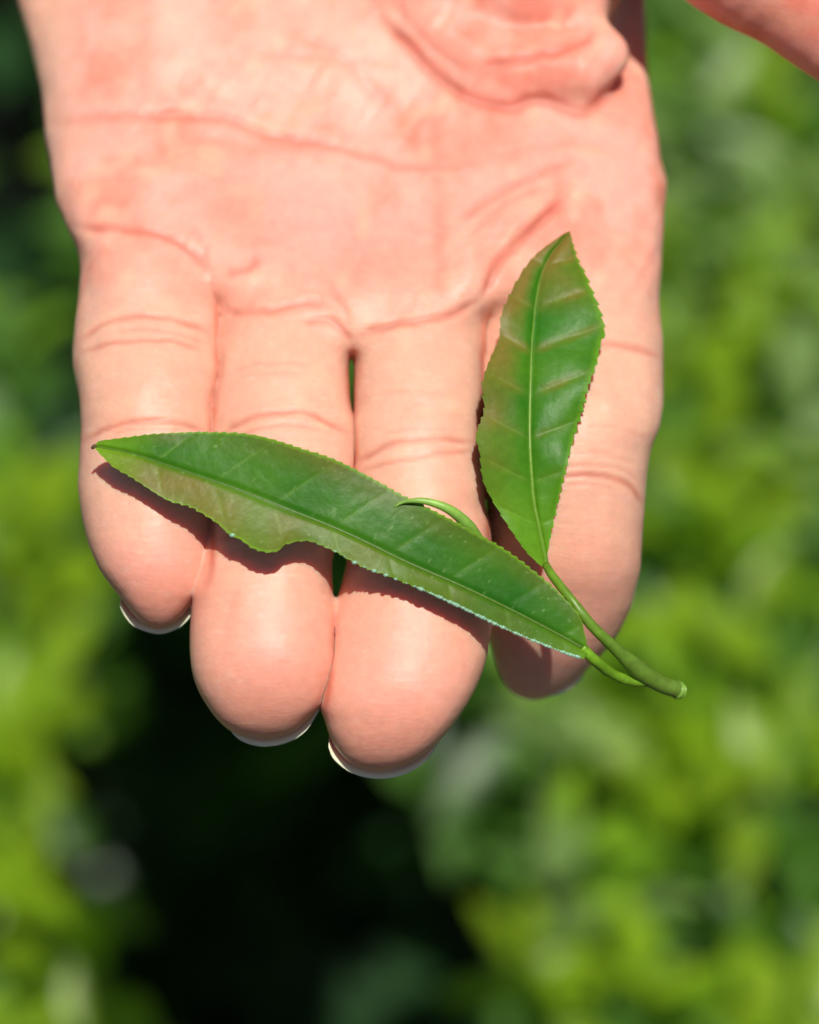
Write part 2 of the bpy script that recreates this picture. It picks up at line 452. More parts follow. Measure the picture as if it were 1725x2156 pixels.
def gauss(x, y, rx, ry, a, ang=0):
    c, s = math.cos(ang), math.sin(ang)
    dx, dy = X2 - x, Y2 - y
    return a * np.exp(-((c * dx + s * dy) / rx) ** 2 - ((-s * dx + c * dy) / ry) ** 2)

# relief of the palm (mm): pads, hollow, muscle mounds
B = (gauss(560, 330, 260, 150, -1.6) + gauss(780, 300, 260, 170, -2.2)          # hollow
     + gauss(260, 100, 190, 230, 2.2)                                            # hypothenar
     + gauss(250, 400, 130, 80, 0.9) + gauss(440, 480, 80, 60, 0.9) + gauss(520, 540, 50, 60, 0.8)
     + gauss(640, 560, 100, 60, 0.7) + gauss(860, 600, 120, 60, 1.0) + gauss(740, 630, 50, 45, 0.8)
     + gauss(1110, 440, 120, 60, 1.6, -0.6) + gauss(985, 560, 50, 80, 1.4) + gauss(1240, 330, 110, 110, 1.2)
     + gauss(1325, 10, 60, 110, -17) + gauss(1120, 300, 120, 40, 0.8)).astype(np.float32)
B = B.astype(np.float32)
ZB = zb(GY).astype(np.float32)

def super_e(dx, w, dz, h, p):
    return (np.abs(dx / w) ** p + np.abs(dz / h) ** p) ** (1 / p)

fp = {}
def press(pts, d, free=()):
    """flanks that touch the next finger flatten against it, apart from a few open slits"""
    g_ = np.arange(pts[0][0], pts[-1][0] + 1, 6.0); v_ = np.interp(g_, *np.array(pts, float).T)
    a_ = np.full(len(g_), float(d))
    for lo_, hi_ in free: a_ = np.where((g_ > lo_) & (g_ < hi_), d * .05, a_)
    return list(zip(g_, v_ + a_))
F_ = FINGERS
F_['little']['R'] = press(F_['little']['R'], 8, [(600, 650), (1255, 1500)]); F_['ring']['L'] = press(F_['ring']['L'], -8, [(600, 650), (1255, 1700)])
F_['ring']['R'] = press(F_['ring']['R'], 8, [(735, 880), (1130, 1262), (1505, 1700)]); F_['middle']['L'] = press(F_['middle']['L'], -8, [(735, 880), (1130, 1262), (1505, 1700)])
F_['middle']['R'] = press(F_['middle']['R'], 8, [(1040, 1090), (1340, 1700)]); F_['index']['L'] = press(F_['index']['L'], -8, [(1040, 1090), (1340, 1700)])
for k, f in FINGERS.items():
    Lp, Rp, zp, hp = (prof(f[q], sig=9 if q in 'LR' else 35) for q in ('L', 'R', 'zf', 'h'))
    fp[k] = (Lp, Rp, zp, hp, f['tip'], f['cap'], f['px'])

def finger_field(k, gx, gy):
    Lp, Rp, zp, hp, tip, cap, p = fp[k]
    L_, R_ = Lp(gy), Rp(gy); cx = (L_ + R_) / 2; wd = (R_ - L_) / 2 * U
    h = hp(gy); zc = zp(gy) - h
    t = np.clip((gy - (tip - cap)) / cap, 0, 1)
    sc_ = np.clip(1 - t ** 2.15, 0, 1) ** (1 / 2.15)
    sc_ = np.maximum(sc_, 0.02)
    wd = wd * sc_; h2 = h * (0.10 + 0.90 * sc_) if False else h * sc_
    zc = zc - 0.22 * h * t ** 2
    wd = wd + 0.05 * (gy < 2000)
    dx = (gx[:, None, None] - cx[None, :, None]) * U
    dz = (ZB[None, :, None][:, :len(gy)] * 0 + zb(gy)[None, :, None] + GZ[None, None, :]) - zc[None, :, None]
    r = super_e(dx, wd[None, :, None], dz, h2[None, :, None], p)
    v = (r - 1) * np.minimum(wd, h2)[None, :, None]
    over = np.clip((gy - tip) * U, 0, None)[None, :, None]
    return (v + over).astype(np.float32)

def cone(P, Q, ra, rb, gx, gy, z3, squash=1.0):
    """tapered capsule; P, Q = (x, y, z mm)"""
    a = np.array([P[0] * U, P[1] * U, P[2]]); b = np.array([Q[0] * U, Q[1] * U, Q[2]])
    ab = b - a; px_ = gx[:, None, None] * U - a[0]; py_ = gy[None, :, None] * U - a[1]; pz_ = z3 - a[2]
    t = np.clip((px_ * ab[0] + py_ * ab[1] + pz_ * ab[2]) / (ab @ ab), 0, 1)
    d = np.sqrt((px_ - t * ab[0]) ** 2 + (py_ - t * ab[1]) ** 2 + ((pz_ - t * ab[2]) / squash) ** 2)
    return (d - (ra + (rb - ra) * t)).astype(np.float32)

for c0 in range(0, ny, 48):
    gy = GY[c0:c0 + 48]; sl_ = slice(c0, c0 + len(gy))
    z3 = (ZB[None, sl_, None] + GZ[None, None, :])
    # palm
    Lp, Rp, hp = palmL(gy), palmR(gy), palmH(gy)
    cx = (Lp + Rp) / 2; wd = (Rp - Lp) / 2 * U
    dx = (GX[:, None, None] - cx[None, :, None]) * U
    dz = GZ[None, None, :] + hp[None, :, None] - B[:, sl_, None] * np.clip((GZ + 18) / 12, 0, 1)[None, None, :]
    ex = np.interp(gy, [-1200, -300], [2.0, 2.5])
    r = super_e(dx, wd[None, :, None], dz, hp[None, :, None], 2.55)
    v = (r - 1) * hp[None, :, None]
    e = (gy[None, :, None] - palmEnd(GX)[:, None, None]) * U * 0.9
    v = -smin(-v, -e, 5.0)
    v = v.astype(np.float32)
    # thenar mound, its skin rolls, and the thumb
    if gy[0] < 700:
        th = cone((760, -620, -62), (1060, -60, -44), 24, 15.0, GX, gy, z3)
        th = smin(th, cone((1060, -40, -45), (1150, -5, -38), 14.5, 8.0, GX, gy, z3), 6)
        th = smin(th, cone((1060, -200, -46), (1330, -300, -34), 17, 13, GX, gy, z3), 8)
        th = smin(th, cone((1330, -300, -34), (1590, -120, -21), 13, 11.2, GX, gy, z3), 6)
        th = smin(th, cone((1590, -120, -21), (1945, 150, -17), 11.0, 9.4, GX, gy, z3), 4)
        v = smin(v, th, 1.6)
        roll = [(800, -150, -45), (860, -30, -40), (930, 65, -36), (1010, 122, -33.6), (1090, 145, -32), (1160, 140, -31), (1225, 145, -30.2), (1270, 116, -30.6), (1225, 50, -34)]
        rr = [8, 7.2, 6.4, 5.8, 5.2, 4.8, 4.4, 3.4, 3.2]
        rl = None
        for i in range(len(roll) - 1):
            q = cone(roll[i], roll[i + 1], rr[i], rr[i + 1], GX, gy, z3)
            rl = q if rl is None else smin(rl, q, 1.5)
        v = smin(v, rl, 2.6)
    if gy[-1] > 60:
        fing = None
        for k in FINGERS:
            q = finger_field(k, GX, gy) + (np.clip((380 - gy) * U, 0, None) * 0.55)[None, :, None].astype(np.float32)
            # blend into the palm more softly than into the neighbouring finger
            fing = q if fing is None else np.minimum(fing, q)
        v = smin(v, fing, 2.2) * 1.0
        # beyond the webs the palm has no say
        v = np.where(e > 6, fing, v)
    F3[:, sl_, :] = v

def surface_nets(F):
    """dual surface; returns vertices in index space and quads"""
    s = F < 0
    nx, ny, nz = F.shape
    c = np.zeros((nx - 1, ny - 1, nz - 1), np.uint8)
    for i in (0, 1):
        for j in (0, 1):
            for k in (0, 1):
                c += s[i:nx - 1 + i, j:ny - 1 + j, k:nz - 1 + k]
    act = (c > 0) & (c < 8); del c
    I, J, K = np.nonzero(act)
    vid = np.full(act.shape, -1, np.int32); vid[I, J, K] = np.arange(len(I)); del act
    acc = np.zeros((len(I), 3), np.float64); cnt = np.zeros(len(I))
    corners = [(i, j, k) for i in (0, 1) for j in (0, 1) for k in (0, 1)]
    vals = {c_: F[I + c_[0], J + c_[1], K + c_[2]].astype(np.float64) for c_ in corners}
    for a in corners:
        for ax in range(3):
            if a[ax]: continue
            b = list(a); b[ax] = 1; b = tuple(b)
            va, vb = vals[a], vals[b]; m = (va < 0) != (vb < 0)
            t = np.where(m, va / np.where(m, va - vb, 1), 0)
            p = np.zeros((len(I), 3)); p[:] = a; p[:, ax] = t
            acc += p * m[:, None]; cnt += m
    V = acc / cnt[:, None] + np.c_[I, J, K]
    Q = []
    for ax in range(3):
        sl0 = [slice(1, -1)] * 3; sl1 = [slice(1, -1)] * 3
        sl0[ax] = slice(0, -1); sl1[ax] = slice(1, None)
        a = s[tuple(sl0)]; b = s[tuple(sl1)]
        i, j, k = np.nonzero(a != b)
        flip = a[i, j, k]
        idx = np.c_[i, j, k]; off = np.ones(3, int); off[ax] = 0; idx = idx + off
        u, w_ = [(1, 2), (2, 0), (0, 1)][ax]
        def at(du, dw):
            q = idx.copy(); q[:, u] -= du; q[:, w_] -= dw
            return vid[q[:, 0], q[:, 1], q[:, 2]]
        q = np.c_[at(1, 1), at(0, 1), at(0, 0), at(1, 0)]
        q[~flip] = q[~flip][:, ::-1]
        Q.append(q)
    Q = np.vstack(Q); Q = Q[(Q >= 0).all(1)]
    return V, Q

VI, Q = surface_nets(F3); del F3
def lerp_grid(G, f):
    i = np.clip(np.floor(f).astype(int), 0, len(G) - 2); t = f - i
    return G[i] * (1 - t) + G[i + 1] * t
vx = lerp_grid(GX, VI[:, 0]); vy = lerp_grid(GY, VI[:, 1]); vz = lerp_grid(GZ, VI[:, 2]) + zb(vy)

def edges_of(Q):
    E = np.vstack([Q[:, [0, 1]], Q[:, [1, 2]], Q[:, [2, 3]], Q[:, [3, 0]]]); return E
E = edges_of(Q); nv = len(vx)
deg = np.bincount(E[:, 0], minlength=nv) + np.bincount(E[:, 1], minlength=nv); deg = np.maximum(deg, 1)
P = np.c_[vx * U, vy * U, vz]
def lap(P):
    o = np.zeros_like(P)
    for c in range(P.shape[1]):
        o[:, c] = (np.bincount(E[:, 0], weights=P[E[:, 1], c], minlength=nv) + np.bincount(E[:, 1], weights=P[E[:, 0], c], minlength=nv)) / deg
    return o - P
for it in range(5):
    P = P + 0.5 * lap(P)
    P = P - 0.48 * lap(P) if it % 2 else P
def normals(P):
    d1 = P[Q[:, 2]] - P[Q[:, 0]]; d2 = P[Q[:, 3]] - P[Q[:, 1]]
    fn = np.cross(d1, d2); N = np.zeros_like(P)
    for c in range(3):
        for q in range(4): N[:, c] += np.bincount(Q[:, q], weights=fn[:, c], minlength=nv)
    return N / np.maximum(np.linalg.norm(N, axis=1), 1e-9)[:, None]
N = normals(P)
# (P has y pointing down; make sure the normals point outwards)
front_sign = 1 if np.median(N[(vz - zb(vy)) > np.percentile(vz - zb(vy), 90), 2]) > 0 else -1
N *= front_sign
vx, vy, vz = P[:, 0] / U, P[:, 1] / U, P[:, 2]

# creases, then finger contact lines: (points, width mm, depth mm, redness)
CR = [
 ([(88, 254), (165, 257), (250, 246), (375, 241), (475, 248), (550, 280), (625, 296), (750, 321), (850, 352), (940, 352), (1020, 345)], 0.9, 0.5, 0.5),
 ([(600, 60), (700, 110), (780, 180), (850, 260), (880, 330)], 1.3, 0.25, 0.35),
 ([(520, 110), (640, 120), (760, 130), (860, 135)], 1.0, 0.2, 0.3),
 ([(905, 200), (912, 300), (925, 420), (928, 560), (940, 655)], 1.1, 0.12, 0.25),
 ([(790, 0), (809, 44), (858, 93), (902, 143), (957, 187), (1012, 214), (1073, 225), (1117, 212), (1161, 212), (1210, 236), (1243, 231), (1287, 192), (1326, 159)], 1.0, 0.7, 1.0),
 ([(1018, 137), (1084, 129), (1161, 110), (1227, 88), (1260, 62)], 0.9, 0.6, 0.8),
 ([(830, 10), (900, 90), (980, 150)], 0.8, 0.3, 0.3),
 ([(930, 30), (1000, 80), (1080, 95)], 1.2, 0.25, 0.2),
 ([(1040, 20), (1100, 50), (1180, 40)], 1.2, 0.2, 0.15),
 ([(1018, 632), (1045, 560), (1106, 497), (1194, 418)], 0.9, 0.9, 0.9),
 ([(963, 467), (1051, 405), (1161, 355), (1200, 335)], 1.0, 0.45, 0.5),
 ([(975, 510), (1060, 430), (1150, 395)], 0.8, 0.35, 0.3),
 ([(1040, 330), (1130, 310), (1230, 300), (1300, 330)], 0.8, 0.2, 0.2),
 ([(146, 480), (244, 480), (338, 498), (401, 530), (446, 579)], 0.8, 0.65, 0.8),
 ([(473, 579), (518, 566), (550, 540)], 0.8, 0.22, 0.7),
 ([(400, 480), (425, 510), (440, 560)], 0.7, 0.15, 0.4),
 ([(470, 650), (514, 660), (581, 651), (649, 636), (700, 650)], 0.7, 0.5, 0.6),
 ([(640, 674), (700, 676), (743, 719)], 0.7, 0.4, 0.8),
 ([(752, 714), (788, 696), (851, 681), (930, 668), (1010, 634)], 0.7, 0.6, 0.7),
 ([(690, 600), (720, 640), (740, 690)], 0.7, 0.15, 0.3),
 ([(165, 719), (221, 680), (302, 665), (378, 674), (450, 706)], 0.45, 0.45, 0.8),
 ([(168, 742), (235, 726), (302, 717), (365, 718), (428, 738)], 0.40, 0.32, 0.7),
 ([(240, 700), (302, 692), (370, 700), (440, 725)], 0.35, 0.2, 0.4),
 ([(172, 930), (235, 900), (302, 888), (378, 893), (440, 908)], 0.42, 0.45, 0.8),
 ([(230, 915), (302, 903), (390, 908)], 0.32, 0.2, 0.3),
 ([(462, 925), (491, 899), (545, 877), (617, 866), (671, 880), (735, 915)], 0.45, 0.45, 0.8),
 ([(500, 920), (560, 900), (630, 895), (700, 915)], 0.35, 0.22, 0.4),
 ([(490, 782), (540, 770), (600, 766), (660, 775)], 0.35, 0.18, 0.25),
 ([(500, 800), (560, 788), (640, 790)], 0.3, 0.12, 0.2),
 ([(752, 975), (767, 966), (822, 938), (897, 925), (1003, 932)], 0.45, 0.45, 0.7),
 ([(760, 998), (777, 990), (847, 970), (927, 956), (1005, 950)], 0.42, 0.32, 0.5),
 ([(810, 915), (870, 905), (950, 905)], 0.32, 0.15, 0.2),
 ([(780, 840), (850, 828), (930, 832)], 0.35, 0.12, 0.2),
 ([(1240, 722), (1273, 724), (1327, 733), (1392, 755)], 0.5, 0.4, 0.7),
 ([(1180, 1003), (1237, 1000), (1291, 1007), (1327, 1027), (1356, 1062)], 0.5, 0.45, 0.8),
 ([(1180, 985), (1240, 980), (1310, 990), (1350, 1020)], 0.35, 0.25, 0.3),
 ([(1190, 1020), (1240, 1018), (1300, 1030)], 0.35, 0.2, 0.2),
 ([(1200, 960), (1260, 955), (1340, 975)], 0.32, 0.18, 0.2),
 ([(1220, 905), (1280, 900), (1370, 925)], 0.32, 0.15, 0.2),
 ([(460, 1132), (560, 1120), (700, 1130)], 0.5, 0.4, 0.7),
 ([(745, 1190), (860, 1175), (1010, 1190)], 0.5, 0.4, 0.7),
 ([(472, 1400), (480, 1300), (500, 1240)], 1.2, 0.25, 0.1),
 ([(447, 590), (455, 640), (457, 723), (461, 773), (448, 858), (446, 903), (446, 1000), (448, 1119), (446, 1190), (434, 1255)], 0.46, 0.0, 1.0),  # contact lines from here on: no groove, shade between fingers painted as red
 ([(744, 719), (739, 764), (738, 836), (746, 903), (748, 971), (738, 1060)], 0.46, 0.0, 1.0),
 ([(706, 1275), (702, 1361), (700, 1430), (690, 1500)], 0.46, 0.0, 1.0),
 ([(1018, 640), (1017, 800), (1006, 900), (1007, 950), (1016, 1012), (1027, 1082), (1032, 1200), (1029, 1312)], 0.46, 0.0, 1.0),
]
nrm_f = np.clip(N[:, 2] * 1.6, 0, 1)
nrm_any = np.clip(N[:, 2] * 2.5 + 0.6, 0, 1)
disp = np.zeros(nv); red = np.zeros(nv)
for pts, wd, dp, rd in CR:
    if wd == 0.46: pass
    elif wd <= 0.5: wd, dp, rd = wd * .9, dp * .62, rd * 1.0
    else: wd, dp, rd = wd * 0.85, dp * (1 if wd > 1.19 or (pts[0][0] == 790) else .8), rd * 1.1  # palm creases reddened further, standing in for their soft shadows
    c = smooth_path(pts, max(12, len(pts) * 10))
    lo = c.min(0) - 90; hi = c.max(0) + 90
    m = np.where((vx > lo[0]) & (vx < hi[0]) & (vy > lo[1]) & (vy < hi[1]) & (N[:, 2] > -0.2))[0]
    q = np.c_[vx[m], vy[m]]
    q = q + 2.5 * np.c_[vnoise(q, 30, 21), vnoise(q, 30, 22)]
    best = np.full(len(m), 1e9); tt = np.zeros(len(m))
    for i in range(len(c) - 1):
        a, b = c[i], c[i + 1]; ab = b - a
        t = np.clip(((q - a) @ ab) / (ab @ ab), 0, 1)
        d = np.linalg.norm(q - a - t[:, None] * ab, axis=1) * U
        u = d < best; best[u] = d[u]; tt[u] = (i + t[u]) / (len(c) - 1)
    fade = np.clip(np.minimum(tt, 1 - tt) * 7 + 0.15, 0, 1) * (0.8 + 0.2 * vnoise(q, 40, 9))
    disp[m] += (-dp * np.exp(-(best / wd) ** 2) + 0.16 * dp * np.exp(-(best / (2.6 * wd)) ** 2)) * fade * nrm_any[m]
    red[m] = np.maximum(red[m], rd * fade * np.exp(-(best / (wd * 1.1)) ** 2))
# broad swells of the finger pads between creases
def swell(x, y, rx, ry, a, ang=0):
    c, s = math.cos(ang), math.sin(ang); dx, dy = vx - x, vy - y
    return a * np.exp(-((c * dx + s * dy) / rx) ** 2 - ((-s * dx + c * dy) / ry) ** 2)
for s_ in [(310, 580, 110, 70, .7), (305, 800, 120, 70, .8), (310, 1120, 100, 170, .9), (600, 760, 110, 75, .7), (590, 1000, 110, 80, .8),
           (570, 1400, 110, 130, 1.0), (880, 800, 110, 90, .8), (880, 1060, 110, 80, .7), (850, 1460, 120, 130, 1.0),
           (1270, 860, 110, 90, .8), (1230, 1150, 100, 120, .9), (1240, 600, 110, 90, .5)]:
    disp += swell(*s_) * nrm_f
q2 = np.c_[vx, vy, vz / U]
disp += (0.34 * vnoise(q2, 130, 31) + 0.22 * vnoise(q2, 60, 32) + 0.05 * vnoise(q2, 26, 33)) * np.where((vx > 850) & (vy < 230), .45, 1) * np.clip(1.3 - np.clip(vy - 500, 0, 500) / 500, 0.25, 1)
# fine wrinkles across the palm, running roughly along it
wr = vnoise(np.c_[(vx * .8 + vy * .5), (vy * .8 - vx * .5) * .22], 16, 40)
disp += 0.10 * wr * np.clip((720 - vy) / 200, 0, 1) * nrm_f
# fine transverse lines on finger skin
fl = vnoise(np.c_[vx * 0.12, vy + 0.0006 * (vx % 280 - 140) ** 2], 8, 41)
disp += 0.018 * fl * np.clip((vy - 600) / 120, 0, 1) * nrm_f
P = P + N * disp[:, None]
vx, vy, vz = P[:, 0] / U, P[:, 1] / U, P[:, 2]

# skin colour: own tones (pink palm, paler creamy finger sides, redder creases, mottling) plus some painted shade
def srgb(*c): c = np.array(c, float) / 255; return np.where(c <= 0.04045, c / 12.92, ((c + 0.055) / 1.055) ** 2.4)
CA = dict(cream=np.array([0.75, 0.455, 0.325]), pink=np.array([0.86, 0.43, 0.36]), salmon=np.array([0.82, 0.28, 0.20]), red=np.array([0.58, 0.10, 0.055]), back=np.array([0.52, 0.30, 0.20]))
def mixc(a, b, f): return a * (1 - f[:, None]) + b * f[:, None]
palmness = np.clip((720 - vy) / 260, 0, 1)
C = mixc(np.tile(CA['cream'], (nv, 1)), CA['pink'], 0.25 + 0.6 * palmness)
blot = 0.5 + 0.6 * vnoise(q2, 130, 51) + 0.5 * vnoise(q2, 62, 52) + 0.35 * vnoise(q2, 28, 53)
C = mixc(C, CA['salmon'], np.clip(blot * 0.9 - 0.1, 0, 0.85) * (0.25 + 0.75 * palmness))
pads = sum(swell(*s_) for s_ in [(320, 1190, 90, 90, 1), (580, 1400, 110, 110, 1), (850, 1450, 120, 120, 1), (1150, 1350, 90, 90, 1), (560, 420, 160, 90, .8), (760, 500, 140, 100, .7), (1150, 290, 150, 70, .5)])
C = mixc(C, CA['pink'] * np.array([1.0, 0.96, 1.0]), np.clip(pads * .8, 0, .9))
C = mixc(C, CA['cream'] * 1.12, np.clip(0.9 * vnoise(q2, 45, 54) - 0.2, 0, .55))
pale = sum(swell(*s_) for s_ in [(330, 60, 130, 90, .8), (650, 90, 150, 120, .9), (820, 80, 60, 90, .8), (450, 520, 50, 60, .6), (700, 380, 120, 60, .5), (1080, 420, 90, 25, .8, -.55), (985, 560, 30, 70, .6)])
C = mixc(C, np.array([0.87, 0.53, 0.43]), np.clip(pale * .7 * (.8 + .4 * vnoise(q2, 50, 55)), 0, .8))
flush = sum(swell(*s_) for s_ in [(500, 450, 90, 60, 1), (780, 560, 130, 60, .8), (1040, 300, 120, 60, .8), (1060, 470, 60, 60, .8), (300, 270, 160, 40, .5), (320, 1270, 90, 60, .9), (560, 1500, 120, 60, .9), (820, 1570, 120, 60, .9), (430, 1150, 30, 120, .6), (680, 1400, 30, 140, .7)])
C = mixc(C, CA['salmon'], np.clip(flush * .55, 0, .6))
C = mixc(C, np.array([0.87, 0.39, 0.285]), np.clip((vy - 1000) / 250, 0, 1) * (.5 + .2 * vnoise(q2, 80, 56)))
C = C * np.array([1.0, 0.985, 0.955])
lines = np.clip(vnoise(np.c_[vx * .25, vy + .0006 * (vx % 280 - 140) ** 2], 5.5, 77) * 1.5 - .55, 0, 1) * np.clip((vy - 560) / 100, 0, 1) * np.clip(.5 + vnoise(q2, 60, 78), 0, 1)
C = mixc(C, np.array([0.90, 0.62, 0.50]), np.clip(lines * .35, 0, .35))
C = mixc(C, CA['cream'], np.clip((150 - vx) / 90 + 0.2, 0, .7) * (vy < 600))
C = mixc(C, CA['red'], np.clip(red * 0.75, 0, 1))  # the skin's own crease red, with crease and contact shade painted in
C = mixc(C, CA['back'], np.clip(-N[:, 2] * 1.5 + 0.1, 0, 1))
C = mixc(C, CA['red'], np.where((vx > 1380) & (vy < 260), .35, 0) * np.clip((vx - 1380) / 60, 0, 1))  # red over the thumb corner, painted in for its unlit side
mole = np.exp(-(((vx - 325) / 4.5) ** 2 + ((vy - 850) / 2.5) ** 2))
C = mixc(C, np.array([0.25, 0.15, 0.10]), np.clip(mole * .5, 0, 1))

W = place(vx, vy, vz)
if front_sign < 0: Q = Q[:, ::-1]
# y was measured downwards, so check the winding once in world space
d1 = W[Q[:, 2]] - W[Q[:, 0]]; d2 = W[Q[:, 3]] - W[Q[:, 1]]; fnw = np.cross(d1, d2) @ np.array(BK)
mid = (N[Q[:, 0], 2] > 0.8)
if np.median(fnw[mid]) < 0: Q = Q[:, ::-1]
org = place(862, 800, -10)
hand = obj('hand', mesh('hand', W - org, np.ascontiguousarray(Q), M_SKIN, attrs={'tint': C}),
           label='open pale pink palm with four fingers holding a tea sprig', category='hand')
hand.location = org

# nails: the pale free edges seen past the finger tips
NAILS = {
 'little': ([(250, 1286), (262, 1305), (285, 1324), (333, 1337), (372, 1328), (396, 1313), (408, 1300)], 329),
 'ring': ([(478, 1543), (500, 1561), (530, 1571), (562, 1574), (605, 1566), (645, 1544), (676, 1505)], 577),
 'middle': ([(688, 1583), (700, 1606), (740, 1631), (794, 1642), (850, 1634), (900, 1606), (934, 1563)], 812),
 'index': ([(1050, 1400), (1072, 1438), (1110, 1462), (1150, 1468), (1190, 1460), (1222, 1439), (1243, 1408)], 1150),
}
for k, (pts, xc) in NAILS.items():
    _, _, zp, hp, tip, cap, _p = fp[k]
    p = np.array(pts, float); m_, n_ = 40, 22
    ed = smooth_path(pts, m_)
    x0, x1 = p[0, 0], p[-1, 0]; hw = (x1 - x0) / 2; xm = (x0 + x1) / 2
    V = []; C_ = []
    zc = zp(tip - 60) - hp(tip - 60)
    for i in range(m_):
        un = (ed[i, 0] - xm) / hw
        for j in range(n_):
            t = j / (n_ - 1)                       # 0 = free edge
            y = ed[i, 1] - t * 210
            x = ed[i, 0] + (xm - ed[i, 0]) * (0.035 + 0.05 * t); y = y - 7 * un ** 4 - 2
            z = zc - hp(tip) * (0.24 + 0.52 * t) + 1.6 * un ** 2 - 2.0 * t
            V.append((x, y, z))
            wht = 1 if t < 0.09 else 0
            C_.append((0.97, 0.88, 0.62) if wht else (0.72, 0.47, 0.38))
    V = np.array(V); th = 0.3
    Wn = place(V[:, 0], V[:, 1], V[:, 2]); Wb = place(V[:, 0], V[:, 1], V[:, 2] - th)
    idx = np.arange(m_ * n_).reshape(m_, n_)
    F = [tuple(q) for q in np.stack([idx[:-1, :-1], idx[1:, :-1], idx[1:, 1:], idx[:-1, 1:]], -1).reshape(-1, 4)]
    o_ = m_ * n_; Fb = [tuple(a + o_ for a in q[::-1]) for q in F]
    rim = list(idx[:, 0]) + list(idx[-1, 1:]) + list(idx[-2::-1, -1]) + list(idx[0, -2:0:-1])
    Fr = [(rim[(i + 1) % len(rim)], rim[i], rim[i] + o_, rim[(i + 1) % len(rim)] + o_) for i in range(len(rim))]
    me = mesh('fingernail', np.vstack([Wn, Wb]) - org, F + Fb + Fr, M_NAIL, attrs={'tint': np.array(C_ + C_)})
    obj('fingernail', me, hand)

# ------------------------------------------------------------------ the tea sprig
sprig_o = place(1347, 1417, 1)
sprig = empty('tea_sprig', label='fresh tea sprig with two serrated leaves and curled bud across the fingers', category='sprig')
sprig.location = sprig_o

def blade(mid, upper, lower, zfun, nL, nU, teeth, colour, thick=0.28, seed=1, veins=8, pucker=0.0, amp_lo=5.2, wild=0.35):
    """leaf blade between two traced margins about its midrib, z from zfun(t, u)"""
    md = smooth_path(mid, nL); up = smooth_path(upper, nL * 3); lo = smooth_path(lower, nL * 3)
    ax = md[-1] - md[0]; ln = np.linalg.norm(ax); ax = ax / ln
    def match(edge):
        s = (edge - md[0]) @ ax; o = np.argsort(s, kind='stable'); sm = (md - md[0]) @ ax
        off = 0.0
        s_, e_ = s[o], edge[o]
        return np.c_[np.interp(sm, s_, e_[:, 0]), np.interp(sm, s_, e_[:, 1])]
    U_, L_ = match(up), match(lo)
    U_[0] = L_[0] = md[0]; U_[-1] = L_[-1] = md[-1]
    t = np.linspace(0, 1, nL)
    r = np.random.default_rng(seed)
    def serr(E_, side):
        d = E_ - md; w_ = np.linalg.norm(d, axis=1); dn = d / np.maximum(w_, 1e-6)[:, None]
        ph = t * teeth + wild * vnoise(np.c_[t * 9, t * 0 + side], 1.0, seed); saw = (ph % 1.0)
        amp = (5.2 if side > 0 else amp_lo) * np.clip(w_ / 40, 0, 1) * (0.6 + 0.4 * vnoise(np.c_[t * 14, t * 0], 1, seed + 3))
        return E_ + dn * ((saw if side > 0 else 1 - saw) ** 1.5 * amp - amp * .4)[:, None]
    US_, LS_ = serr(U_, 1), serr(L_, -1)
    us = np.r_[-np.sin(np.linspace(np.pi / 2, 0, nU)), np.sin(np.linspace(0, np.pi / 2, nU))[1:]]
    V = []; C_ = []
    for i in range(nL):
        for u in us:
            e = U_[i] if u > 0 else L_[i]
            p = md[i] + (e - md[i]) * abs(u) + ((US_[i] if u > 0 else LS_[i]) - e) * abs(u) ** 12
            V.append((p[0], p[1], t[i], u, np.linalg.norm(e - md[i])))
    V = np.array(V)
    T, UU, WW = V[:, 2], V[:, 3], V[:, 4]
    # relief between side veins: quilted, veins sunk
    vph = T * veins - np.sign(UU) * 0.0 + (-0.75) * np.abs(UU) * (WW / 150)
    vv = np.abs((vph % 1) - 0.5) * 2                     # 1 on the vein
    au = np.abs(UU)
    inner = np.clip(au * 4, 0, 1) * np.clip((1 - au) * 4, 0, 1) * np.clip(WW / 50, 0, 1)
    z = zfun(T, UU, WW) + inner * (pucker * (1 - vv ** 2) +-0.09 * vv ** 8 + 0.035 * vnoise(np.c_[V[:, 0], V[:, 1]], 26, seed + 5)) \
        - 0.35 * np.exp(-(au * WW / 5.0) ** 2)
    C_ = colour(T, UU, WW, vv, inner, V[:, :2])
    nw = len(us); idx = np.arange(nL * nw).reshape(nL, nw)
    F = np.stack([idx[:-1, :-1], idx[1:, :-1], idx[1:, 1:], idx[:-1, 1:]], -1).reshape(-1, 4)
    top = place(V[:, 0], V[:, 1], z); bot = place(V[:, 0], V[:, 1], z - thick)
    o_ = len(V); rim = list(idx[:, 0]) + list(idx[-1, 1:]) + list(idx[-2::-1, -1]) + list(idx[0, -2:0:-1])
    Fr = np.array([(rim[(i + 1) % len(rim)], rim[i], rim[i] + o_, rim[(i + 1) % len(rim)] + o_) for i in range(len(rim))])
    FF = np.vstack([F, F[:, ::-1] + o_, Fr])
    return np.vstack([top, bot]), FF, np.vstack([C_, C_]), md, z.reshape(nL, nw)[:, nw // 2]

G_DEEP = np.array([0.022, 0.135, 0.007]); G_MID = np.array([0.080, 0.235, 0.008]); G_LIME = np.array([0.20, 0.42, 0.020])
BRONZE = np.array([0.235, 0.165, 0.030]); VEIN = np.array([0.20, 0.36, 0.06])

